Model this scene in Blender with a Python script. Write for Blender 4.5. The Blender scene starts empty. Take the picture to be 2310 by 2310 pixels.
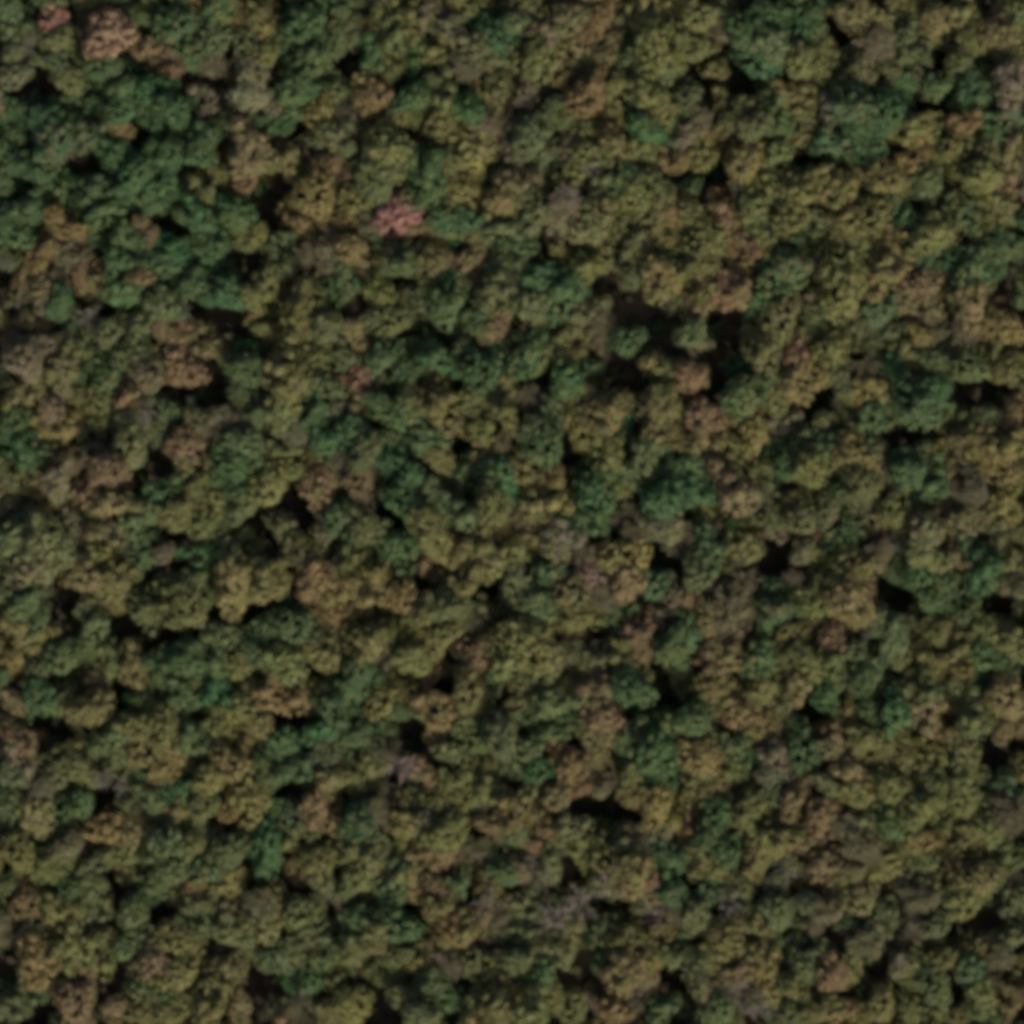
import bpy, math, random
import numpy as np
from mathutils import Vector, Matrix

S = bpy.context.scene
C = S.collection
R = math.radians

# ------------------------------------------------------------------ camera, sky, sun, exposure
FRAME = 240.0                      # metres of forest across the picture
U = FRAME / 579.6                  # metres per survey unit
CAM_H = 1200.0
CANOPY = 15.0
cam_d = bpy.data.cameras.new('aerial_camera')
cam = bpy.data.objects.new('aerial_camera', cam_d); C.objects.link(cam)
cam.location = (0, 0, CAM_H)
cam.rotation_euler = (0, 0, 0)
cam_d.angle = 2 * math.atan(FRAME / 2 / (CAM_H - CANOPY))
cam_d.clip_start = 10; cam_d.clip_end = 6000
S.camera = cam

SUN_EL, SUN_AZ = 40.0, 154.0       # degrees; azimuth clockwise from the top of the picture
w = bpy.data.worlds.new('World'); S.world = w; w.use_nodes = True
nt = w.node_tree
sky = nt.nodes.new('ShaderNodeTexSky'); sky.sky_type = 'NISHITA'; sky.sun_disc = False
sky.dust_density = 5.0; sky.ozone_density = .3; sky.air_density = .8
sky.sun_elevation = R(SUN_EL); sky.sun_rotation = R(SUN_AZ)
bg = nt.nodes['Background']; bg.inputs['Strength'].default_value = 0.15
nt.links.new(sky.outputs[0], bg.inputs[0])
sd = bpy.data.lights.new('sun', 'SUN'); sd.energy = 4.6; sd.angle = R(0.5); sd.color = (1.0, 0.93, 0.80)
sun = bpy.data.objects.new('sun', sd); C.objects.link(sun)
to_sun = Vector((math.sin(R(SUN_AZ)) * math.cos(R(SUN_EL)), math.cos(R(SUN_AZ)) * math.cos(R(SUN_EL)), math.sin(R(SUN_EL))))
sun.rotation_euler = to_sun.to_track_quat('Z', 'Y').to_euler()
sun.location = (0, 0, 200)
S.view_settings.view_transform = 'Standard'; S.view_settings.look = 'None'
S.view_settings.exposure = 0.55; S.view_settings.gamma = 1.0
S.cycles.filter_width = 6.2        # the soft optics of a picture taken from orbit
S.cycles.max_bounces = 5; S.cycles.diffuse_bounces = 3; S.cycles.transmission_bounces = 3
S.cycles.transparent_max_bounces = 4; S.cycles.caustics_reflective = False; S.cycles.caustics_refractive = False

# ------------------------------------------------------------------ survey of the crowns: species letter, x, y, radius
TREES = """g 5 4 7,r 29 12 8,s 16 25 7,r 62 20 12,s 66 7 6,m 84 8 6,g 98 13 10,y 145 8 7,g 125 3 9,g 172 14 11,m 188 20 8,m 5 15 7,b 88 34 8,g 56 36 9,g 108 28
10,m 122 21 8,p 120 35 8,p 143 37 9,m 138 25 8,g 178 32 10,m 160 22 8,o 150 30 7,m 33 35 7,p 6 42 8,m 38 44 7,g 49 50 8,o 84 50 9,g 68 60 8,p 116 57
9,p 142 51 10,g 166 50 9,m 187 52 8,y 181 63 9,g 50 76 8,y 68 72 6,g 63 87 8,g 30 80 12,g 25 66 8,m 12 60 7,g 32 60 7,o 98 62 8,g 88 69 5,m 110 72 6,g
115 78 9,m 128 70 7,m 140 66 6,b 140 85 12,g 96 86 7,o 163 90 8,b 183 93 7,m 188 75 7,m 8 90 8,g 20 95 9,p 38 88 5,g 55 103 10,g 75 100 10,g 92 102
10,o 113 110 11,g 85 117 9,g 60 118 9,g 112 122 8,o 133 120 9,y 178 108 11,y 172 128 12,y 35 130 8,g 15 118 10,g 8 133 9,g 70 132 8,b 79 125 4,g 95
135 10,o 120 140 9,o 135 135 6,m 155 142 8,o 150 157 10,g 88 150 10,b 79 157 7,m 65 148 7,g 108 160 10,g 70 165 9,m 92 172 9,m 130 165 9,o 142 168 6,o
172 172 11,m 185 185 8,g 188 165 9,s 104 175 7,s 3 149 6,y 12 156 7,p 28 160 8,p 40 145 7,b 44 153 5,b 55 158 7,p 10 170 9,g 36 178 7,b 22 185 10,s 50
180 9,m 62 187 8,b 97 190 7,o 118 187 8,p 184 142 6,o 223 18 10,g 211 32 9,o 231 8 8,p 243 7 8,o 266 3 8,g 265 10 8,m 255 17 8,g 280 19 10,o 297 6
11,g 291 12 6,p 309 17 8,o 246 28 9,g 235 33 8,m 271 28 9,p 263 37 8,m 291 33 8,o 305 31 11,b 324 28 9,b 343 22 8,o 343 30 7,m 323 10 9,y 338 12 7,o
368 8 13,o 373 25 13,m 358 14 6,o 221 40 7,g 355 33 7,m 365 37 8,m 198 55 8,y 211 54 9,p 196 65 7,o 225 66 8,g 233 55 8,m 243 58 7,o 253 56 9,g 265 62
8,o 281 50 10,p 273 70 9,p 288 70 8,p 298 57 9,b 281 62 5,o 251 72 10,y 266 83 12,o 221 83 11,m 215 96 10,g 241 95 12,o 255 90 8,p 288 86 6,m 301 75
10,m 308 88 10,m 321 66 8,o 331 73 8,y 333 52 11,o 348 48 10,o 365 53 8,m 361 62 8,o 374 60 9,g 381 70 7,g 365 72 8,p 323 82 8,y 348 82 9,o 363 84
10,o 335 88 9,y 373 90 8,o 323 98 10,m 343 100 9,g 348 103 7,y 261 107 11,o 291 104 9,p 288 98 6,y 283 113 8,g 233 113 9,m 213 105 9,y 201 112 9,r 225
122 11,p 211 127 7,b 235 128 5,g 251 123 9,o 271 130 9,g 263 125 8,m 285 130 9,g 293 138 8,m 303 122 8,m 298 112 8,p 318 118 11,o 333 125 11,o 343 115
9,o 361 108 10,m 373 108 9,o 353 125 11,o 368 123 11,y 381 120 9,m 361 140 9,o 343 140 11,o 331 152 9,b 206 147 9,y 198 140 7,m 223 143 8,o 245 147
9,b 268 145 8,m 283 150 8,g 198 160 8,o 215 165 9,m 228 150 7,g 253 172 10,o 221 180 9,m 238 172 7,b 268 158 8,m 281 163 9,g 306 157 10,g 318 165 11,g
271 175 9,b 281 184 6,m 288 158 7,m 301 173 9,m 261 187 7,m 358 161 6,o 371 155 10,y 371 164 7,g 381 150 8,m 328 178 10,p 338 183 9,g 365 187 8,o 318
188 8,b 199 186 6,m 213 188 7,m 378 175 8,m 406 5 8,p 413 8 8,g 421 20 10,g 434 8 8,g 446 5 8,g 451 15 10,m 436 25 10,g 461 15 7,o 483 6 10,o 496 10
8,o 508 12 9,m 514 20 9,b 531 10 8,o 546 5 9,p 564 6 9,m 574 8 8,b 564 18 9,o 551 22 9,o 571 30 8,o 536 22 8,p 496 25 9,m 484 27 7,o 466 27 9,g 431 33
10,o 454 34 9,b 493 33 7,m 488 39 6,m 504 38 6,o 471 38 6,m 526 37 7,m 544 36 8,g 556 42 9,g 551 50 9,p 571 48 10,o 389 25 9,o 394 8 9,g 531 48 7,o
446 52 8,m 441 58 8,o 461 52 9,m 473 50 5,p 470 61 8,o 456 62 8,g 484 60 11,g 501 65 11,g 508 55 9,g 486 72 9,o 453 73 10,o 418 65 10,y 398 81 10,g
436 68 9,m 426 72 8,o 428 85 8,y 416 93 9,o 441 85 7,g 469 80 8,g 494 85 9,o 516 72 11,o 528 80 10,y 518 90 10,m 446 97 6,m 458 95 6,o 434 105 11,o
454 107 12,y 484 98 9,o 474 108 11,y 501 100 9,m 524 103 8,g 493 108 8,g 508 112 8,g 514 125 9,p 418 105 7,y 406 118 11,b 411 125 7,o 426 118 9,o 448
120 10,m 461 125 9,o 478 128 11,o 494 122 10,y 506 140 13,o 528 132 11,g 531 140 7,o 464 138 9,o 486 140 8,m 431 130 8,b 429 140 8,o 398 135 11,o 394
150 9,y 424 150 6,g 441 155 13,g 448 150 8,o 476 158 14,o 481 172 9,p 461 170 9,b 413 163 10,o 398 165 11,b 416 172 7,g 431 168 9,o 441 180 11,y 501
155 11,b 521 160 9,b 516 170 11,m 498 175 9,p 526 180 9,m 461 178 7,m 486 185 8,m 506 187 9,g 551 60 8,y 546 70 8,g 564 75 9,g 571 65 8,o 541 82 9,y
551 80 6,m 558 88 8,o 571 85 9,p 574 100 7,b 571 105 9,o 556 100 9,o 546 95 8,o 558 113 9,g 546 118 11,o 568 118 10,o 556 130 9,g 568 138 9,g 551 152
10,g 558 158 8,y 544 165 10,b 549 173 10,y 568 185 10,p 548 187 8,m 576 158 6,m 391 188 8,g 541 145 7,m 389 55 7,g 390 108 8,o 391 120 7,p 390 75 7,p
25 196 8,p 15 204 9,o 34 208 9,s 2 208 5,p 33 216 7,o 15 221 9,y 30 243 12,p 28 231 7,g 8 238 8,g 12 253 11,g 22 255 8,m 7 271 8,y 22 275 8,p 33 271
8,b 33 261 6,p 3 286 6,m 15 295 9,m 22 305 12,m 8 305 9,p 36 296 7,m 20 318 12,m 35 313 8,m 5 318 7,g 5 335 8,p 20 333 7,g 14 343 9,o 12 355 11,y 25
363 10,y 10 371 10,g 35 371 9,m 20 381 7,m 22 351 7,g 55 208 9,m 75 201 9,p 83 211 8,b 105 210 9,p 110 199 8,b 120 196 6,b 98 201 6,g 58 215 8,o 54
227 8,b 70 226 8,m 68 237 9,s 84 234 9,m 72 251 10,m 75 260 8,b 56 273 12,b 62 265 8,o 50 290 8,b 62 285 8,p 52 258 8,b 105 251 11,p 120 243 9,m 112
235 7,s 108 225 3,g 138 208 9,m 135 221 7,o 160 208 11,o 175 205 10,m 150 218 9,o 165 218 10,m 180 218 9,m 160 233 10,g 178 233 9,p 190 231 6,m 145
233 8,g 185 248 9,p 167 246 6,m 138 250 8,g 132 261 10,g 145 263 10,m 160 255 9,o 155 276 10,o 165 265 6,g 135 278 9,m 140 286 8,b 180 275 10,y 178
261 8,p 190 261 7,g 92 276 9,m 85 288 8,o 110 275 7,o 120 285 9,o 100 293 9,o 115 298 9,m 75 296 8,m 62 301 9,g 82 306 7,p 93 313 5,g 110 311 9,m 120
313 8,m 73 285 5,o 62 328 12,b 48 325 9,o 55 313 6,m 85 318 7,o 105 333 12,o 110 343 9,y 132 331 12,o 150 325 11,y 148 335 8,o 100 348 8,m 78 348 8,m
85 356 7,m 53 353 8,y 75 378 9,g 50 365 8,o 62 373 7,m 130 318 8,p 172 317 7,y 180 328 12,o 170 311 9,m 158 298 8,p 183 301 6,g 190 293 7,y 187 348
8,g 165 353 9,m 125 361 10,m 150 358 9,g 105 373 12,g 92 378 8,g 120 375 9,o 135 373 9,o 160 375 12,o 180 368 10,g 145 368 8,m 178 361 6,p 178 293 5,m
196 201 9,g 216 202 8,g 248 204 8,b 204 213 7,y 235 216 10,g 271 210 11,g 301 205 11,o 313 198 8,m 281 201 8,m 228 211 8,g 321 215 9,o 331 223 8,b 198
231 9,g 225 233 11,m 231 228 7,g 201 245 10,o 248 230 11,o 266 226 8,o 281 225 9,o 286 234 7,p 261 237 4,p 298 226 8,g 313 231 9,m 303 243 8,y 343 233
11,o 331 241 11,o 321 235 6,g 353 244 6,o 381 213 12,o 375 228 9,p 368 230 8,o 373 243 9,g 206 255 9,g 221 261 9,m 243 248 10,o 246 258 6,o 273 245
9,p 283 253 8,o 275 259 8,y 298 260 11,g 308 251 10,p 314 241 5,m 265 264 8,g 283 271 11,g 273 278 9,m 243 278 8,g 231 271 8,b 203 271 9,p 207 285 8,m
211 293 8,g 229 285 9,g 248 288 9,m 263 291 9,m 273 293 7,o 278 285 9,p 293 290 8,b 311 270 7,y 313 283 12,o 301 285 8,g 338 278 12,o 343 261 11,o 328
286 7,o 348 275 8,g 333 295 9,m 365 258 9,m 358 268 8,g 378 268 8,g 376 283 10,m 368 278 8,p 351 291 7,p 361 290 6,m 376 295 10,g 201 303 10,m 213 300
6,g 225 309 9,o 241 298 10,y 248 306 9,b 255 311 8,o 268 308 10,y 283 298 8,p 298 296 8,o 290 301 7,o 305 303 8,p 318 301 9,p 315 311 8,o 278 316 12,o
268 321 9,m 291 328 10,m 228 323 8,b 239 320 8,y 205 333 14,o 213 338 8,y 228 338 9,o 198 318 9,y 198 348 8,o 261 333 9,m 253 343 9,m 241 345 8,m 271
343 8,m 295 313 8,m 308 315 6,g 311 325 9,b 323 335 10,o 325 348 9,p 335 325 9,y 355 315 12,b 343 318 7,o 336 351 6,g 373 328 9,b 358 333 9,g 348 348
10,p 341 338 8,m 303 343 10,p 285 341 9,g 281 353 9,p 268 351 7,p 373 348 9,b 363 358 9,o 355 363 8,b 366 370 8,g 380 365 9,m 223 358 8,y 231 358 9,o
245 363 9,o 208 363 11,p 218 371 10,g 201 381 9,o 233 373 9,b 251 379 6,b 269 369 10,o 278 365 7,o 298 365 14,o 288 373 9,p 321 368 9,b 331 361 6,m
338 373 8,o 268 381 8,m 358 380 10,m 303 383 8,o 333 381 8,o 253 358 7,s 371 305 8,p 383 308 7,p 381 338 6,o 431 201 9,p 399 197 5,b 451 202 9,y 458
213 9,m 474 211 7,b 448 219 8,o 471 198 10,y 516 200 10,m 528 205 7,p 494 206 7,y 494 218 10,g 506 208 9,g 508 218 7,g 416 205 7,g 434 211 9,g 422 223
11,o 438 225 8,b 390 213 8,m 401 211 5,b 398 235 9,o 399 246 12,p 404 256 7,y 419 238 8,y 426 245 8,p 441 243 10,m 478 233 9,g 494 235 9,m 501 241 8,g
521 231 12,g 528 221 8,m 454 251 8,g 468 253 11,y 483 258 11,o 458 265 9,m 451 258 8,o 471 268 9,m 494 255 8,g 516 258 8,p 503 261 5,o 528 258 8,g 514
268 9,g 528 273 10,m 390 263 8,o 418 266 11,g 394 278 10,o 431 271 8,b 416 278 11,o 398 285 9,g 444 263 6,p 434 281 9,m 436 293 10,o 451 285 8,o 454
293 8,m 468 288 7,b 469 293 6,g 474 279 9,m 486 275 9,p 486 286 8,b 496 291 9,o 508 285 10,o 516 293 9,g 481 298 10,g 476 305 8,m 524 301 9,p 441 303
7,g 401 308 9,o 418 311 10,g 404 315 8,m 396 323 9,o 468 311 8,p 454 313 6,p 496 315 8,m 508 318 8,s 504 309 9,o 524 315 9,g 521 325 9,o 481 323 11,o
466 338 13,y 481 338 12,b 491 336 6,y 486 348 8,p 421 328 10,b 391 338 8,p 411 345 12,b 418 355 9,o 401 348 8,p 404 333 8,g 438 345 9,o 446 361 9,g
434 363 8,g 431 373 10,y 416 373 9,b 406 380 9,b 471 363 10,o 471 375 9,o 454 375 10,s 491 359 5,g 491 378 10,m 506 361 9,o 521 365 9,m 484 368 6,o
526 378 8,g 390 360 8,m 496 351 8,m 544 203 7,o 564 198 10,m 551 211 9,o 571 208 8,o 564 211 6,b 574 233 5,o 548 241 9,m 558 238 8,o 551 248 9,y 568
253 10,y 564 265 10,o 541 253 8,p 548 265 9,o 571 273 8,y 568 285 10,p 551 278 7,m 551 290 8,m 564 298 8,b 544 298 8,b 551 301 6,b 543 315 9,m 566 308
8,g 556 321 11,g 546 333 8,p 568 331 6,g 546 348 8,o 561 358 10,o 571 363 9,y 546 365 9,g 558 371 9,m 574 375 8,o 574 318 7,b 7 398 8,m 7 406 6,g 22
396 9,m 36 394 7,y 52 401 10,b 58 394 6,p 38 410 5,g 88 389 8,m 102 393 8,g 122 391 10,o 135 401 11,y 155 394 11,b 170 400 8,o 182 391 8,g 188 401 8,g
182 414 9,b 10 418 9,p 10 428 9,o 75 411 10,m 65 416 7,o 92 411 9,y 82 424 11,y 98 424 10,m 65 426 7,g 107 419 10,o 118 414 9,o 128 431 10,y 135 424
9,o 145 408 8,g 160 421 9,g 160 431 8,m 148 432 7,m 168 436 8,m 8 438 8,m 30 438 8,o 48 442 7,o 42 434 8,g 72 434 7,y 92 436 8,p 107 435 6,y 118 441
8,m 78 448 8,b 88 446 7,m 85 452 7,g 100 448 9,o 115 454 8,o 102 458 8,y 140 454 12,m 148 444 6,p 182 428 9,o 188 441 7,b 178 456 9,y 185 466 8,g 165
464 9,g 150 468 9,o 172 474 10,g 150 481 11,m 140 474 8,m 130 481 9,o 180 488 9,b 167 494 7,g 150 491 8,m 182 498 7,s 60 450 4,p 22 448 8,m 5 454 8,o
20 461 10,g 35 459 9,o 18 471 7,m 30 474 6,p 37 479 7,o 10 481 9,o 25 489 10,m 5 499 7,m 33 496 7,g 38 504 7,o 30 514 9,b 15 511 9,o 10 516 8,y 62 468
11,b 75 471 8,o 70 484 8,o 68 498 7,m 55 488 7,m 52 506 7,m 95 481 11,m 110 471 9,o 108 479 7,m 95 493 8,g 118 491 9,y 130 498 9,y 110 501 7,g 85 504
9,m 98 504 7,m 75 516 8,o 120 506 8,m 110 511 8,p 130 518 10,m 115 518 8,y 155 514 10,o 170 516 9,o 150 524 8,p 185 508 8,m 175 526 8,p 148 504 8,m 80
526 8,m 55 516 8,o 52 529 8,o 62 531 7,p 18 526 8,o 35 526 9,p 5 531 6,y 20 544 12,o 38 538 10,o 55 541 10,b 52 549 7,m 70 536 7,y 25 552 6,p 30 558
8,b 42 566 10,g 18 564 9,m 5 571 9,o 98 531 9,m 105 526 8,m 130 528 8,b 88 544 9,m 78 546 6,o 100 551 9,m 82 559 8,g 92 564 8,b 128 548 9,p 135 554
6,m 155 546 9,g 185 541 9,g 175 554 8,m 165 538 7,o 120 561 11,y 105 566 9,o 80 573 8,b 63 569 6,b 135 569 7,o 118 574 9,p 172 566 8,o 190 556 7,o 185
574 8,p 160 574 7,o 95 574 7,g 198 391 8,o 215 398 10,o 228 392 9,y 248 401 11,o 238 404 8,g 226 402 6,m 258 415 5,o 265 391 10,g 278 391 7,o 293 389
8,p 303 391 8,m 293 398 8,m 311 398 9,g 318 406 9,b 338 396 12,b 341 406 8,b 348 414 8,g 356 389 10,g 203 416 8,g 211 420 6,m 196 414 6,m 211 431 9,o
201 441 9,p 230 433 7,b 245 419 6,b 241 439 8,p 226 421 4,m 255 426 8,g 271 418 9,m 283 416 10,g 303 411 8,m 298 424 8,o 263 408 8,o 273 434 9,o 258
441 10,g 243 448 8,o 248 454 9,m 293 434 9,g 305 436 8,y 315 428 8,b 323 436 8,m 331 416 8,p 335 433 9,p 348 441 9,y 338 428 7,b 328 446 6,g 358 418
9,g 371 426 11,o 378 411 9,y 363 448 10,y 371 456 9,g 381 441 8,o 358 438 7,p 371 471 8,y 378 466 6,b 363 471 7,m 353 481 9,o 275 448 10,m 275 456 8,o
261 451 8,o 228 458 10,y 231 466 8,p 213 458 7,g 205 464 8,g 198 471 8,m 211 474 7,o 251 471 11,b 278 466 8,y 291 461 9,y 305 466 10,b 311 471 7,b 315
451 8,p 308 456 8,b 298 451 7,m 291 471 7,m 323 468 8,g 321 474 8,o 331 481 11,o 341 481 8,m 343 474 6,o 228 478 9,o 201 481 9,m 208 486 8,p 241 466
8,y 238 486 11,b 248 484 8,p 273 481 7,o 271 496 9,y 278 498 8,m 285 484 10,g 285 494 7,m 225 494 9,y 235 501 9,b 246 502 7,m 249 493 5,g 258 503 7,o
205 496 9,m 196 503 6,b 205 506 8,g 223 508 7,b 276 512 7,p 305 496 8,b 296 491 8,m 315 491 8,m 301 516 7,s 310 516 8,p 323 506 7,o 345 494 12,o 341
504 8,o 358 494 10,b 363 504 7,g 375 494 8,g 381 506 8,p 365 511 7,p 378 516 10,g 378 484 8,m 293 511 7,o 281 504 8,y 258 521 10,o 245 516 8,o 263 526
7,b 275 518 7,p 283 524 7,m 288 526 8,g 225 523 10,g 201 521 9,o 213 526 9,m 298 528 8,p 313 526 10,o 323 524 8,m 343 521 8,o 358 524 9,y 373 529 8,p
383 521 7,o 353 531 8,m 338 531 7,o 201 541 8,o 215 548 10,m 223 541 7,o 235 544 9,p 253 544 9,p 258 551 7,m 243 558 9,g 251 564 9,o 271 546 10,y 285
554 8,m 293 544 8,m 291 559 7,g 305 551 9,g 341 544 7,o 353 548 12,y 368 544 7,m 381 541 7,b 365 553 7,p 361 566 8,g 375 571 9,y 201 568 9,m 221 568
6,o 281 571 10,o 301 571 9,o 271 564 8,m 238 574 8,o 323 571 9,y 348 574 9,m 318 541 7,o 313 564 8,y 404 389 9,m 391 392 7,o 401 400 9,b 421 406 11,y
428 414 7,m 443 399 7,o 434 408 8,g 391 408 9,o 431 390 8,b 451 388 7,g 468 394 8,m 486 391 9,g 494 401 9,g 506 404 9,m 511 391 8,m 526 391 7,b 524
401 11,y 528 410 9,g 561 396 9,b 569 394 10,o 574 401 7,b 568 411 8,o 551 406 9,g 556 414 8,y 546 424 9,o 401 416 9,g 416 421 9,y 396 428 10,g 421 428
8,b 474 416 9,o 491 419 10,b 471 424 7,o 498 428 7,o 481 411 7,g 454 424 11,m 458 436 8,m 461 414 6,p 438 428 9,p 436 438 8,o 406 443 10,m 396 436 8,o
416 436 8,o 398 451 7,b 481 438 9,o 484 448 9,m 468 444 7,y 514 448 10,o 518 436 12,o 504 444 8,o 506 424 8,o 526 426 10,o 528 444 8,b 452 446 9,b 448
454 7,g 436 449 6,o 424 456 9,g 406 461 9,o 424 468 9,o 436 464 10,o 446 461 6,b 464 461 9,b 461 474 11,b 464 481 9,y 471 456 7,o 436 476 9,o 448 474
8,g 501 458 10,m 504 454 7,g 504 468 9,m 486 466 9,p 478 468 7,o 521 456 9,o 514 464 7,p 486 479 9,o 498 481 9,o 516 478 9,y 524 476 8,o 501 489 10,o
511 484 6,b 390 468 9,g 401 471 8,m 406 468 6,g 411 481 8,o 396 486 11,y 406 491 8,o 428 486 9,y 441 481 8,o 446 491 9,b 466 488 8,y 468 494 7,o 481
494 8,m 524 489 8,g 404 504 9,m 418 501 7,m 394 516 8,p 414 516 7,p 438 504 7,m 441 514 8,m 459 499 7,p 471 506 8,o 486 508 9,p 468 516 7,m 456 511
6,p 514 498 8,o 498 501 8,p 521 508 8,m 501 516 8,m 481 524 7,o 411 529 10,o 428 523 7,m 441 523 8,g 424 516 7,m 496 528 9,p 516 521 7,m 391 526 7,p
516 528 8,m 529 524 7,o 526 501 7,o 546 444 7,m 554 438 6,m 544 436 8,g 571 446 9,o 544 452 8,m 561 454 7,p 571 461 10,o 561 468 9,o 544 461 9,o 558
478 9,o 546 481 9,o 574 486 10,o 551 496 9,m 564 494 7,o 546 508 11,m 571 514 7,p 571 498 7,b 558 534 8,p 566 541 7,m 574 531 7,o 546 544 7,g 551 551
9,o 576 558 7,o 406 541 10,o 426 544 9,b 418 549 8,b 411 554 8,y 434 551 9,m 394 546 8,m 456 546 9,b 471 551 9,y 466 558 7,o 481 544 8,p 491 536 8,p
504 551 7,o 516 548 10,o 531 544 8,m 528 556 9,p 424 566 7,m 406 571 9,p 416 561 5,m 448 573 7,o 436 564 8,o 466 571 9,o 448 558 7,o 498 568 8,m 531
566 7,o 516 571 8,o 551 564 8,b 571 571 8,p 564 558 6,y 486 576 8,m 396 558 7,m 556 574 7,o 544 569 6,n 305 494 11,n 315 508 11,n 276 512 11,n 255 546
11,n 323 502 11,n 351 512 11,n 371 520 11,n 229 430 11,n 414 558 11,n 426 570 11,n 414 514 11,n 440 500 11,n 321 112 8,n 58 440 7,n 62 452 7,n 335 95
7"""
GAPS = """25 47 8,78 76 7,85 82 5,152 105 11,92 125 9,140 150 6,133 182 9,170 75 7,53 93 7,36 105 5,105 92 5,343 163 10,358 173 12,373 185 9,313 178 6,248 185
7,211 172 5,233 162 5,293 190 8,223 50 3,201 68 4,291 90 5,293 145 4,315 20 5,196 30 4,414 30 8,396 35 6,478 24 6,531 60 6,458 88 8,406 96 8,416 140
5,411 183 12,569 162 9,546 140 5,421 50 8,531 100 5,398 48 6,532 32 7,120 213 9,113 225 7,88 263 9,80 270 8,165 281 8,175 293 7,146 295 8,102 305 8,90
323 7,70 356 10,82 363 8,32 343 9,30 328 6,120 345 7,135 348 8,155 345 7,60 383 5,175 243 5,95 215 5,100 223 6,353 211 14,258 248 9,305 215 7,321 258
7,211 238 6,215 291 6,241 331 7,215 345 7,211 315 8,278 333 7,368 311 8,339 358 8,371 378 9,365 341 8,255 212 6,206 198 5,338 308 6,358 298 5,380 321
7,404 203 9,404 221 8,461 226 9,456 233 7,414 251 7,504 250 7,524 243 6,519 213 5,408 295 7,436 320 9,446 318 6,511 338 9,501 333 7,491 328 4,558 221
10,536 288 5,564 341 7,404 363 5,434 233 4,461 275 4,441 311 6,576 251 4,481 221 5,551 228 6,506 343 6,486 356 5,22 408 7,32 411 6,66 396 6,60 454
7,58 444 5,80 484 4,82 461 5,120 483 4,64 506 8,75 501 4,148 498 6,172 503 6,165 408 6,158 448 6,175 444 5,42 551 6,62 551 8,55 566 6,25 573 8,148 554
9,155 564 6,168 559 4,88 518 7,20 434 5,37 419 5,115 446 3,2 556 5,72 551 5,231 414 9,239 424 7,283 398 5,321 418 7,215 446 5,238 458 4,268 468 6,331
458 8,351 458 8,358 454 5,315 504 7,255 511 6,288 488 4,290 501 5,323 494 7,333 498 6,238 521 7,245 526 5,203 551 8,213 564 8,223 574 6,233 549 5,328
551 11,338 564 9,263 558 6,380 556 8,353 514 6,343 514 6,265 518 4,221 391 4,373 394 6,458 404 8,466 408 6,389 456 5,494 434 5,434 504 6,448 506 6,391
506 6,471 526 6,464 523 5,496 546 8,506 556 6,531 496 6,516 491 5,474 514 4,561 421 9,571 426 6,541 491 6,551 524 8,541 526 6,566 521 6,564 561 5,406
561 5,446 578 5,544 564 6,481 456 5,446 526 5,491 521 4,389 541 5,524 516 4,369 192 8,411 195 9,150 120 9,372 174 9,120 214 11,126 184 9,390 200 6"""

trees = []
for e in TREES.replace('\n', ' ').split(','):
    q, x, y, r = e.split(); trees.append((q, float(x), float(y), float(r)))
gaps = [tuple(map(float, e.split())) for e in GAPS.replace('\n', ' ').split(',')]
def clear_gaps(t):
    q, x, y, r = t
    for a, b, gr in gaps:
        d = math.hypot(x - a, y - b); need = gr + .75 * r
        if d < need:
            k = min(need - d, 10) / (d + 1e-6); x, y = x + (x - a) * k, y + (y - b) * k
    return q, x, y, r
gaps = [g for g in gaps if g[2] >= 6]
trees = [clear_gaps(t) for t in trees if not any(math.hypot(t[1] - a, t[2] - b) < .45 * gr for a, b, gr in gaps if gr >= 9)]
pick = random.Random(3)
# the dark stand of the upper left is all one green kind
trees = [('g' if q in 'mo' and x < 150 and 45 < y < 185 and pick.random() < .6 else q, x, y, r) for q, x, y, r in trees]
rnd = random.Random(11)
nrs = np.random.RandomState(5)

# leaf colours (base colour of the leaves), main and the colour they turn to
TINT = {
    'g': ((.036, .077, .032), (.062, .086, .031)),
    'm': ((.072, .092, .040), (.090, .094, .038)),
    'o': ((.093, .100, .034), (.116, .098, .040)),
    'y': ((.124, .106, .040), (.138, .100, .042)),
    'b': ((.136, .098, .052), (.112, .094, .042)),
    'r': ((.200, .120, .080), (.165, .108, .074)),
    'p': ((.108, .093, .060), (.090, .092, .046)),
    'n': ((.130, .112, .092), (.115, .102, .080)),
    's': ((.098, .100, .082), (.092, .092, .064)),
}

# ------------------------------------------------------------------ materials
def principled(name, col, rough=.8):
    m = bpy.data.materials.new(name); m.use_nodes = True
    b = m.node_tree.nodes['Principled BSDF']
    b.inputs['Base Color'].default_value = (*col, 1); b.inputs['Roughness'].default_value = rough
    b.inputs['Specular IOR Level'].default_value = .2
    return m, m.node_tree, b

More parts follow.
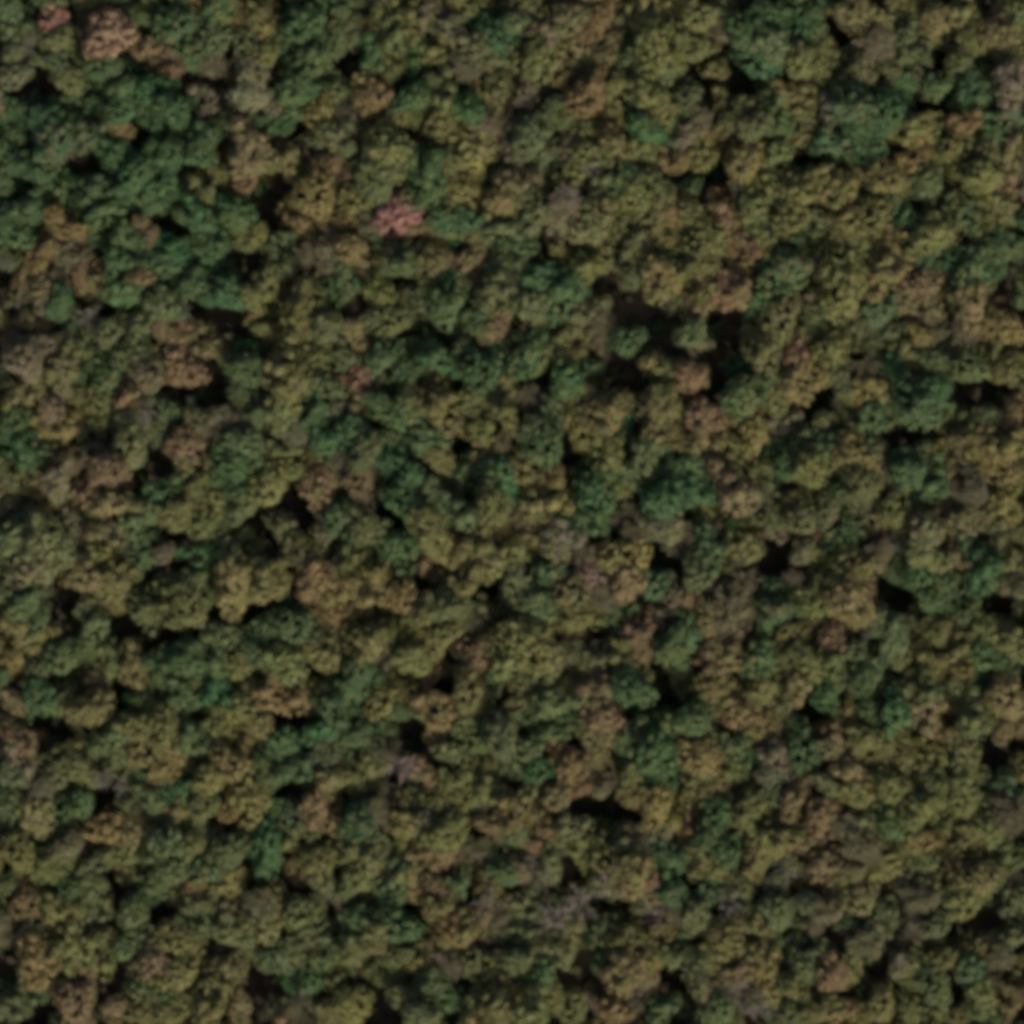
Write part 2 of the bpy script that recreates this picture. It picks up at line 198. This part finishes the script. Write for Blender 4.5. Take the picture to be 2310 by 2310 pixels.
def leaf_material():
    m, t, b = principled('tree_leaves', (.1, .1, .05), .75)
    N, L = t.nodes, t.links
    a1 = N.new('ShaderNodeAttribute'); a1.attribute_type = 'INSTANCER'; a1.attribute_name = 'tint'
    a2 = N.new('ShaderNodeAttribute'); a2.attribute_type = 'INSTANCER'; a2.attribute_name = 'turn'
    tc = N.new('ShaderNodeTexCoord'); oi = N.new('ShaderNodeObjectInfo')
    ad = N.new('ShaderNodeVectorMath'); ad.operation = 'MULTIPLY_ADD'
    cm = N.new('ShaderNodeCombineXYZ')
    for i in range(3): L.new(oi.outputs['Random'], cm.inputs[i])
    L.new(cm.outputs[0], ad.inputs[0]); ad.inputs[1].default_value = (37, 53, 71)
    L.new(tc.outputs['Object'], ad.inputs[2])
    nz = N.new('ShaderNodeTexNoise'); nz.inputs['Scale'].default_value = 1.6; nz.inputs['Detail'].default_value = 3
    L.new(ad.outputs[0], nz.inputs['Vector'])
    mr = N.new('ShaderNodeMapRange'); mr.inputs['From Min'].default_value = .38; mr.inputs['From Max'].default_value = .66
    L.new(nz.outputs['Fac'], mr.inputs['Value'])
    mx = N.new('ShaderNodeMix'); mx.data_type = 'RGBA'
    L.new(mr.outputs[0], mx.inputs['Factor']); L.new(a1.outputs['Color'], mx.inputs['A']); L.new(a2.outputs['Color'], mx.inputs['B'])
    ge = N.new('ShaderNodeNewGeometry')
    v = N.new('ShaderNodeMapRange'); v.inputs['To Min'].default_value = .88; v.inputs['To Max'].default_value = 1.12
    L.new(ge.outputs['Random Per Island'], v.inputs['Value'])
    hs = N.new('ShaderNodeHueSaturation'); L.new(mx.outputs['Result'], hs.inputs['Color']); L.new(v.outputs[0], hs.inputs['Value'])
    h2 = N.new('ShaderNodeMapRange'); h2.inputs['To Min'].default_value = .475; h2.inputs['To Max'].default_value = .525
    L.new(oi.outputs['Random'], h2.inputs['Value']); L.new(h2.outputs[0], hs.inputs['Hue'])
    L.new(hs.outputs['Color'], b.inputs['Base Color'])
    tr = N.new('ShaderNodeBsdfTranslucent'); L.new(hs.outputs['Color'], tr.inputs['Color'])
    ms = N.new('ShaderNodeMixShader'); ms.inputs[0].default_value = .36
    L.new(b.outputs[0], ms.inputs[1]); L.new(tr.outputs[0], ms.inputs[2])
    L.new(ms.outputs[0], N['Material Output'].inputs['Surface'])
    return m

def noisy(name, c1, c2, scale, rough=.9):
    m, t, b = principled(name, c1, rough)
    N, L = t.nodes, t.links
    tc = N.new('ShaderNodeTexCoord'); nz = N.new('ShaderNodeTexNoise')
    nz.inputs['Scale'].default_value = scale; nz.inputs['Detail'].default_value = 8; nz.inputs['Roughness'].default_value = .7
    L.new(tc.outputs['Object'], nz.inputs['Vector'])
    cr = N.new('ShaderNodeValToRGB'); cr.color_ramp.elements[0].position = .35; cr.color_ramp.elements[1].position = .65
    cr.color_ramp.elements[0].color = (*c1, 1); cr.color_ramp.elements[1].color = (*c2, 1)
    L.new(nz.outputs['Fac'], cr.inputs[0]); L.new(cr.outputs[0], b.inputs['Base Color'])
    return m

LEAF = leaf_material()
BARK = noisy('tree_bark', (.10, .087, .072), (.21, .185, .16), 6)
FLOOR = noisy('leaf_litter', (.022, .019, .012), (.05, .036, .022), .35)

# ------------------------------------------------------------------ mesh helpers
def mesh_obj(name, verts, faces, mat, parent=None):
    me = bpy.data.meshes.new(name); me.from_pydata(verts, [], faces); me.materials.append(mat); me.update()
    o = bpy.data.objects.new(name, me); C.objects.link(o)
    if parent: o.parent = parent
    return o

def quads_mesh(name, P, mat):                      # P: (n,4,3) leaf sprays
    n = len(P); me = bpy.data.meshes.new(name)
    me.vertices.add(n * 4); me.vertices.foreach_set('co', P.reshape(-1).astype(np.float32))
    me.loops.add(n * 4); me.loops.foreach_set('vertex_index', np.arange(n * 4, dtype=np.int32))
    me.polygons.add(n); me.polygons.foreach_set('loop_start', np.arange(0, n * 4, 4, dtype=np.int32))
    me.update(calc_edges=True); me.materials.append(mat)
    return me

def sprays(pos, nrm, size, rs, tilt=.28):
    n = len(pos)
    nn = nrm + rs.normal(0, tilt, (n, 3)); nn /= np.linalg.norm(nn, axis=1, keepdims=True) + 1e-9
    h = rs.normal(0, 1, (n, 3)); t = np.cross(nn, h); t /= np.linalg.norm(t, axis=1, keepdims=True) + 1e-9
    b = np.cross(nn, t)
    s = size * rs.uniform(.65, 1.35, (n, 1)); a = rs.uniform(.6, 1.0, (n, 1))
    return np.stack([pos - t * s, pos - b * s * a + nn * s * .2, pos + t * s, pos + b * s * a + nn * s * .2], 1)

def crown_mesh(seed, kind, per):
    """A broad dome of leafy boughs, unit radius: each bough is its own shell of leaf sprays. kind 0 full, 1 feathery, 2 ragged, 3 tall."""
    rs = np.random.RandomState(seed); P = []
    lobes = (15, 34, 19, 24)[kind] + rs.randint(-3, 6)
    lo, hi = ((.20, .38), (.11, .24), (.13, .36), (.15, .30))[kind]
    top, dz = (.52, .45, .5, .85)[kind], (.13, .17, .22, .17)[kind]
    cent = [(rs.normal(0, .08), rs.normal(0, .08), top - .12, hi * 1.1)]
    g = math.pi * (3 - 5 ** .5); ph = rs.uniform(0, 6.28)
    wob = [rs.uniform(0, 6.28) for _ in range(3)]; wa = (.15, .20, .30, .12)[kind]
    for i in range(lobes):
        f = (i + .7) / lobes; a = ph + i * g + rs.normal(0, .22)
        e = 1 + wa * math.sin(2 * a + wob[0]) + .8 * wa * math.sin(3 * a + wob[1]) + .5 * wa * math.sin(5 * a + wob[2])
        rr = .88 * math.sqrt(f) * rs.uniform(.84, 1.1)
        z = top * math.sqrt(max(0, 1 - min(rr, 1) ** 2)) + rs.normal(0, dz) - .05
        cent.append((e * rr * math.cos(a), e * rr * math.sin(a), z, rs.uniform(lo, hi) * (1.1 - .3 * rr)))
    for k in range(lobes // 2):                    # the lower skirt of boughs
        a = rs.uniform(0, 6.28); rr = rs.uniform(.45, .85)
        cent.append((rr * math.cos(a), rr * math.sin(a), rs.uniform(-.55, -.1), rs.uniform(.2, .34)))
    for (cx, cy, cz, cr) in cent:
        n = int(per * (cr / .3) ** 2) + 12
        d = rs.normal(0, 1, (n, 3)); d[:, 2] = np.abs(d[:, 2]) * 1.1 - .35; d /= np.linalg.norm(d, axis=1, keepdims=True)
        sq = np.array([[rs.uniform(.8, 1.3), rs.uniform(.8, 1.3), rs.uniform(.6, .95)]])
        P.append(sprays(np.array([[cx, cy, cz]]) + d * cr * rs.uniform(.80, 1.10, (n, 1)) * sq, d, .085, rs))
    n = (420, 700, 450, 450)[kind]                # loose shoots that blur the boughs into one another
    a = rs.uniform(0, 6.28, n); rr = np.minimum(1.12 * np.sqrt(rs.rand(n)), 1.12)
    e = 1 + wa * np.sin(2 * a + wob[0]) + .8 * wa * np.sin(3 * a + wob[1])
    z = top * np.sqrt(np.maximum(0, 1 - rr ** 2)) + rs.normal(.03, .12, n)
    p = np.stack([e * rr * np.cos(a), e * rr * np.sin(a), z], 1); d = p / np.linalg.norm(p, axis=1, keepdims=True); d[:, 2] += .5
    P.append(sprays(p, d, .085, rs, .4))
    P = np.concatenate(P); m = P.mean(1); keep = np.ones(len(P), bool)
    for k in range((3, 5, 7, 4)[kind]):            # hollows where no bough has grown
        a = rs.uniform(0, 6.28); rr = rs.uniform(.15, 1.0); q = np.array([rr * math.cos(a), rr * math.sin(a), top * math.sqrt(1 - rr * rr) + rs.uniform(-.05, .1)])
        keep &= np.linalg.norm((m - q) * np.array([1, 1, .7]), axis=1) > rs.uniform(.10, .24)
    return P[keep]

def twig_quads(seed, n_limb, leafy, w=1.0, fine=(11, 6)):
    """A leafless or nearly bare crown: limbs forking into fans of fine twigs."""
    rs = np.random.RandomState(seed); P = []
    def stick(p, q, w0, w1):
        d = q - p; s = np.cross(d, rs.normal(0, 1, 3)); s /= np.linalg.norm(s) + 1e-9
        P.append(np.stack([p - s * w0, q - s * w1, q + s * w1, p + s * w0])[None])
        s2 = np.cross(d, s); s2 /= np.linalg.norm(s2) + 1e-9
        P.append(np.stack([p - s2 * w0, q - s2 * w1, q + s2 * w1, p + s2 * w0])[None])
    tips = []
    for i in range(n_limb):
        a = i * 2.4 + rs.normal(0, .3); rr = .95 * math.sqrt((i + .6) / n_limb)
        p0 = np.array([0, 0, -.9 + .35 * rs.rand()]); p1 = np.array([rr * .55 * math.cos(a), rr * .55 * math.sin(a), .05 + .15 * rs.rand()])
        p2 = np.array([rr * math.cos(a), rr * math.sin(a), .5 - .45 * rr * rr + rs.normal(0, .1)])
        stick(p0, p1, .028 * w, .02 * w); stick(p1, p2, .02 * w, .010 * w)
        for k in range(fine[0]):
            f = rs.uniform(.15, 1); b = p1 + (p2 - p1) * f
            e = b + rs.normal(0, .16, 3) + np.array([0, 0, .13]); stick(b, e, .010 * w, .006 * w); tips.append(e)
            for j in range(fine[1]):
                e2 = e + rs.normal(0, .10, 3) + np.array([0, 0, .05]); stick(b + (e - b) * rs.uniform(.4, 1), e2, .007, .004); tips.append(e2)
    T = np.array(tips); out = [np.concatenate(P)]
    if leafy:
        T2 = np.repeat(T, leafy, 0) + rs.normal(0, .07, (len(T) * leafy, 3))
        nr = rs.normal(0, .5, T2.shape); nr[:, 2] = np.abs(nr[:, 2]) + .5
        out.append(sprays(T2, nr, .05, rs, .8))
    return np.concatenate(out)

def trunk_mesh(seed):
    """Tapered trunk, unit height, that forks into limbs inside the crown (crown radius = 1 across)."""
    rs = np.random.RandomState(seed); V, F = [], []
    def tube(pts, rad, n=7):
        base = len(V)
        for k, (p, r) in enumerate(zip(pts, rad)):
            for i in range(n):
                a = 6.28318 * i / n; fl = 1 + (.5 * (i % 2) if k == 0 else 0)
                V.append((p[0] + r * fl * math.cos(a), p[1] + r * fl * math.sin(a), p[2]))
        for k in range(len(pts) - 1):
            for i in range(n):
                j = (i + 1) % n; F.append((base + k * n + i, base + k * n + j, base + (k + 1) * n + j, base + (k + 1) * n + i))
    lx, ly = rs.normal(0, .05, 2)
    tube([(0, 0, -.03), (lx * .3, ly * .3, .12), (lx, ly, .5), (lx * 1.4, ly * 1.4, .95)], [.085, .062, .05, .022])
    for k in range(7):
        a = k * 2.4 + rs.normal(0, .3); z0 = .5 + .055 * k; rr = rs.uniform(.4, .72)
        tube([(lx, ly, z0), (lx + .5 * rr * math.cos(a), ly + .5 * rr * math.sin(a), z0 + .12), (lx + rr * math.cos(a), ly + rr * math.sin(a), min(.97, z0 + .22))], [.03, .02, .009], 5)
    me = bpy.data.meshes.new('trunk'); me.from_pydata(V, [], F); me.materials.append(BARK); me.update()
    return me

LEAFY = [quads_mesh('leafy_crown', crown_mesh(100 + i, (0, 1, 2, 3, 1, 2, 1)[i % 7], 120), LEAF) for i in range(14)]
SPARSE = [quads_mesh('thinning_crown', twig_quads(300 + i, 15, 5), LEAF) for i in range(4)]
BARE = [quads_mesh('bare_crown', twig_quads(400 + i, 12, 0, 1.7, (5, 3)), LEAF) for i in range(3)]
PROTO = LEAFY + SPARSE + BARE
TRUNKS = [trunk_mesh(500 + i) for i in range(6)]

# ------------------------------------------------------------------ the forest floor
n = 90; half = 2500.0
g1 = [math.copysign(abs(t) ** 2.2, t) * half for t in np.linspace(-1, 1, n)]
gv = [(x, y, .35 * math.sin(x * .045) * math.cos(y * .06) - .05) for y in g1 for x in g1]
gf = [(j * n + i, j * n + i + 1, (j + 1) * n + i + 1, (j + 1) * n + i) for j in range(n - 1) for i in range(n - 1)]
floor = mesh_obj('forest_floor', gv, gf, FLOOR); floor['kind'] = 'structure'

# ------------------------------------------------------------------ one record per tree
def jit(c, s): return [max(.005, v * s * (1 + rnd.uniform(-.06, .06))) for v in c]
def record(q, x, y, r):
    X, Y, rad = (x - 289.8) * U, -(y - 289.8) * U, r * U
    if q == 'r': k = rnd.choice((0, 7))
    elif q in 'sn': k = 18 + rnd.randrange(3)
    elif q == 'p': k = (18 + rnd.randrange(3) if rnd.random() < (.55 if y > 340 else .3) else 14 + rnd.randrange(4)) if rnd.random() < (.8 if y > 340 else .5) else rnd.randrange(14)
    else: k = rnd.randrange(14)
    H = 10.5 + 1.15 * rad + rnd.gauss(0, 1.9) + (1.2 if q == 'r' else 3.5 if q == 'n' else 1.5 if k >= 18 else 0)
    br = rnd.uniform(.88, 1.16)
    t1, t2 = TINT[q]
    mute = 0 if q in 'rn' else .12 if y > 330 else .04       # the stand as a whole has much the same autumn tone
    t1, t2 = [[c + (d - c) * mute for c, d in zip(tt, TINT['o'][0])] for tt in (t1, t2)]
    if k >= 18: t1, t2 = [c * 1.6 for c in t1], [c * 1.5 for c in t2]     # pale bare twigs
    # the thin, bare stems lean downhill, the leafy ones hardly at all
    ln = rnd.uniform(8, 22) if k >= 14 else abs(rnd.gauss(0, 2)); az = rnd.gauss(-55, 25) if k >= 14 else rnd.uniform(0, 360)
    ax = Vector((-math.sin(R(az)), math.cos(R(az)), 0))
    M = Matrix.Rotation(R(ln), 3, ax) @ Matrix.Rotation(rnd.uniform(0, 6.283), 3, 'Z')
    rad *= 1.12
    top = M @ Vector((0, 0, H - .55 * rad))
    return dict(q=q, x=x, y=y, r=r, X=X - top.x, Y=Y - top.y, rad=rad, H=H, k=k, rot=M.to_euler(), top=top, ex=rnd.uniform(.82, 1.22),
                tint=jit(t1, br), turn=jit(t2, br), tk=rnd.randrange(6))

recs = [record(*t) for t in trees]
# neighbours mingle: each crown turns partly towards the colour of a tree beside it
for t in recs:
    near = sorted(recs, key=lambda o: (o['x'] - t['x']) ** 2 + (o['y'] - t['y']) ** 2)[1:4]
    o = rnd.choice(near)['q']; k = rnd.uniform(.15, .6) * (t['q'] not in 'rsn')
    t['turn'] = [a + (b - a) * k for a, b in zip(t['turn'], TINT['m' if o in 'rsn' else o][0])]
order = sorted(range(len(recs)), key=lambda i: -(recs[i]['r'] + {'r': 4, 's': 2, 'n': 4, 'b': .3, 'y': .2}.get(recs[i]['q'], 0)))
inside = lambda t: 3 < t['x'] < 576 and 3 < t['y'] < 576
solo = [i for i in order if inside(recs[i])][:300]
for k in range(21):                                   # every form of crown stands among them at least once
    if not any(recs[i]['k'] == k for i in solo):
        for i in solo:
            t = recs[i]
            if sum(recs[j]['k'] == t['k'] for j in solo) > 1 and (t['q'] in ('gmo' if k < 14 else 'p' if k < 18 else 'spn')):
                t['k'] = k; break
        else:
            raise RuntimeError('no tree for crown %d' % k)
solo_set = set(solo)
mass = [recs[i] for i in range(len(recs)) if i not in solo_set]

# smaller trees that close the canopy where the survey leaves room, and the wood beyond the picture
cells = {}
def put(x, y, r): cells.setdefault((int(x // 30), int(y // 30)), []).append((x, y, r))
def free(x, y, m):
    for i in range(-2, 3):
        for j in range(-2, 3):
            for (a, b, r) in cells.get((int(x // 30) + i, int(y // 30) + j), ()):
                if (a - x) ** 2 + (b - y) ** 2 < (r * m) ** 2: return False
    return True
for t in recs: put(t['x'], t['y'], t['r'])
in_gap = lambda x, y, e: any((a - x) ** 2 + (b - y) ** 2 < (r + e) ** 2 for a, b, r in gaps)
def near_code(x, y):
    return min(recs[:len(trees)], key=lambda t: (t['x'] - x) ** 2 + (t['y'] - y) ** 2)['q']
for _ in range(9000):
    x, y = rnd.uniform(-3, 583), rnd.uniform(-3, 583)
    if free(x, y, 1.02) and not in_gap(x, y, 3):
        q = near_code(x, y); q = 'm' if q in 'rsn' else q
        t = record(q, x, y, rnd.uniform(4.5, 6.5)); t['top'].z -= 1.5; t['H'] -= 1.5; mass.append(t); put(x, y, t['r'])
for _ in range(26000):
    x, y = rnd.uniform(-320, 900), rnd.uniform(-320, 900)
    if (-4 < x < 584 and -4 < y < 584) or not free(x, y, 1.45): continue
    t = record(rnd.choice('gggmmmoooooyyybpp'), x, y, rnd.uniform(6.5, 10.5)); mass.append(t); put(x, y, t['r'])

# ------------------------------------------------------------------ labels
COL = {'g': ['deep green', 'blue-green', 'dark green'], 'm': ['grey-green', 'sage green', 'soft green'], 'o': ['olive', 'yellow-olive', 'mossy olive'],
       'y': ['ochre', 'mustard', 'yellow-brown'], 'b': ['tan-brown', 'russet', 'orange-tan'], 'r': ['salmon-red', 'brick-pink', 'coral red'],
       'p': ['mauve-grey', 'taupe', 'dull mauve'], 'n': ['pale grey-brown'], 's': ['slate-grey', 'ash-grey', 'blue-grey']}
NUM = 'no one two three four five six seven eight nine ten eleven twelve thirteen fourteen fifteen sixteen'.split()
MARKS = [('the lone salmon-red tree', 225, 122), ('the biggest black gap', 353, 211), ('the top left corner', 0, 0), ('the top right corner', 580, 0),
         ('the bottom left corner', 0, 580), ('the bottom right corner', 580, 580), ('the black gap in the right edge', 569, 162), ('the long black gap by the bottom edge', 328, 551), ('the rusty tree in the lower right', 421, 406),
         ('the black triangle at the left', 70, 356), ('the picture centre', 290, 290)]
def offset(t, m):
    dx, dy = round((t['x'] - m[1]) / 20), round((t['y'] - m[2]) / 20)
    if (not dx and not dy) or max(abs(dx), abs(dy)) > 16: return None
    p, unit = [], True
    for d, (pos, neg) in ((dx, ('right', 'left')), (dy, ('below', 'above'))):
        if d:
            p.append(NUM[abs(d)] + ((' crowns ' if abs(d) > 1 else ' crown ') if unit else ' ') + (pos if d > 0 else neg)); unit = False
    return ' and '.join(p) + (' ' if dy else ' of ') + m[0]
used = set()
def label(t):
    size = 'large' if t['r'] >= 11 else 'small' if t['r'] <= 7 else 'medium'
    if t['q'] == 'r' and abs(t['x'] - 225) < 3 and abs(t['y'] - 122) < 3:
        return 'lone salmon-red tree among olive crowns, the only pink one near the upper middle'
    form = 'bare' if t['k'] >= 18 else 'thin' if t['k'] >= 14 else 'leafy'
    marks = sorted(MARKS, key=lambda m: (m[1] - t['x']) ** 2 + (m[2] - t['y']) ** 2)
    for m in marks[:7]:
        o = offset(t, m)
        if not o: continue
        l = '%s %s %s tree %s' % (size, form, COL[t['q']][0], o)
        if len(l.split()) <= 16 and l not in used:
            used.add(l); return l
    raise RuntimeError('no label')

KIND = {'n': ('bare_tree', 'bare tree', 'bare grey trees in the wood'), 's': ('bare_tree', 'bare tree', 'bare grey trees in the wood'), 'p': ('thinning_tree', 'tree', 'mauve-grey trees losing their leaves')}
for q in 'ybr': KIND[q] = ('autumn_tree', 'tree', 'autumn-coloured broadleaf trees')
for q in 'gmo': KIND[q] = ('broadleaf_tree', 'tree', 'green and olive broadleaf trees')

# ------------------------------------------------------------------ the trees that show largest: a thing each, > trunk, crown
first = {}
for i in solo:
    t = recs[i]; nm, cat, grp = KIND[t['q']]
    o = bpy.data.objects.new(nm, None); C.objects.link(o)
    o.location = (t['X'], t['Y'], 0); o.rotation_euler = t['rot']; o.empty_display_size = 2
    o['label'] = label(t); o['category'] = cat; o['group'] = grp
    if 'trunk' not in first:
        first['trunk'] = bpy.data.objects.new('trunk', TRUNKS[0]); first['crown'] = bpy.data.objects.new('crown', PROTO[0]); a, b = first['trunk'], first['crown']
    else:
        a, b = first['trunk'].copy(), first['crown'].copy()
    a.data = TRUNKS[t['tk']]; b.data = PROTO[t['k']]
    for c in (a, b): C.objects.link(c); c.parent = o
    a.scale = (t['rad'], t['rad'], t['H'])
    b.location = (0, 0, t['H'] - .55 * t['rad']); b.scale = (t['rad'] * t['ex'], t['rad'] / t['ex'], t['rad'] * 1.05)
    b['tint'] = t['tint']; b['turn'] = t['turn']

# ------------------------------------------------------------------ the rest of the wood, past counting: one object
def scatter(name, lab, items, with_trunks=True):
    """One mesh of points; geometry nodes set a crown (and a trunk) of the kinds above on each."""
    me = bpy.data.meshes.new(name)
    me.from_pydata([(t['X'], t['Y'], 0) for t in items], [], [])
    def attr(nm, typ, key, vals):
        a = me.attributes.new(nm, typ, 'POINT'); a.data.foreach_set(key, np.array(vals, dtype=np.int32 if typ == 'INT' else np.float32).reshape(-1))
    attr('crown_kind', 'INT', 'value', [t['k'] for t in items])
    attr('trunk_kind', 'INT', 'value', [t['tk'] for t in items])
    attr('turning', 'FLOAT_VECTOR', 'vector', [tuple(t['rot']) for t in items])
    attr('lift', 'FLOAT_VECTOR', 'vector', [tuple(t['top']) for t in items])
    attr('crown_size', 'FLOAT_VECTOR', 'vector', [(t['rad'] * t['ex'], t['rad'] / t['ex'], t['rad'] * 1.05) for t in items])
    attr('trunk_size', 'FLOAT_VECTOR', 'vector', [(t['rad'], t['rad'], t['H']) for t in items])
    attr('tint', 'FLOAT_COLOR', 'color', [(*t['tint'], 1) for t in items])
    attr('turn', 'FLOAT_COLOR', 'color', [(*t['turn'], 1) for t in items])
    o = bpy.data.objects.new(name, me); C.objects.link(o)
    o['kind'] = 'stuff'; o['label'] = lab
    ng = bpy.data.node_groups.new(name, 'GeometryNodeTree')
    ng.interface.new_socket('Geometry', in_out='INPUT', socket_type='NodeSocketGeometry')
    ng.interface.new_socket('Geometry', in_out='OUTPUT', socket_type='NodeSocketGeometry')
    N, L = ng.nodes, ng.links
    gi, go = N.new('NodeGroupInput'), N.new('NodeGroupOutput')
    def named(nm, typ):
        a = N.new('GeometryNodeInputNamedAttribute'); a.data_type = typ; a.inputs['Name'].default_value = nm; return a.outputs['Attribute']
    join = N.new('GeometryNodeJoinGeometry')
    def layer(src, kind, size, z):
        pts = gi.outputs[0]
        if z:
            sp = N.new('GeometryNodeSetPosition'); L.new(pts, sp.inputs['Geometry'])
            L.new(named(z, 'FLOAT_VECTOR'), sp.inputs['Offset']); pts = sp.outputs[0]
        gj = N.new('GeometryNodeJoinGeometry')
        for ob in reversed(src):                   # a join keeps the last link first
            oi = N.new('GeometryNodeObjectInfo'); oi.inputs['Object'].default_value = ob; oi.inputs['As Instance'].default_value = True
            L.new(oi.outputs['Geometry'], gj.inputs[0])
        ip = N.new('GeometryNodeInstanceOnPoints'); ip.inputs['Pick Instance'].default_value = True
        L.new(pts, ip.inputs['Points']); L.new(gj.outputs[0], ip.inputs['Instance'])
        L.new(named(kind, 'INT'), ip.inputs['Instance Index']); L.new(named('turning', 'FLOAT_VECTOR'), ip.inputs['Rotation']); L.new(named(size, 'FLOAT_VECTOR'), ip.inputs['Scale'])
        L.new(ip.outputs[0], join.inputs[0])
    crowns, trunks = [None] * len(PROTO), [None] * len(TRUNKS)
    for ob in C.objects:
        if ob.type == 'MESH' and ob.parent:
            if ob.data in PROTO and crowns[PROTO.index(ob.data)] is None: crowns[PROTO.index(ob.data)] = ob
            if ob.data in TRUNKS and trunks[TRUNKS.index(ob.data)] is None: trunks[TRUNKS.index(ob.data)] = ob
    assert None not in crowns and None not in trunks
    layer(crowns, 'crown_kind', 'crown_size', 'lift')
    if with_trunks: layer(trunks, 'trunk_kind', 'trunk_size', None)
    L.new(join.outputs[0], go.inputs[0])
    md = o.modifiers.new('trees', 'NODES'); md.node_group = ng
    return o

scatter('forest_canopy', 'dense mixed woodland of small green, olive and ochre crowns between the larger trees', mass)

# shrubs and saplings on the forest floor
low = []
for _ in range(6000):
    x, y = rnd.uniform(-60, 640), rnd.uniform(-60, 640)
    t = record(rnd.choice('ggmmop'), x, y, rnd.uniform(1.8, 4.2)); t['k'] = rnd.randrange(14); t['top'] = Vector((0, 0, t['rad'] * rnd.uniform(.35, .9)))
    low.append(t)
scatter('undergrowth', 'low dark shrubs and saplings on the forest floor between the trunks', low, False)
print('TREES', len(recs), 'solo', len(solo), 'mass', len(mass))
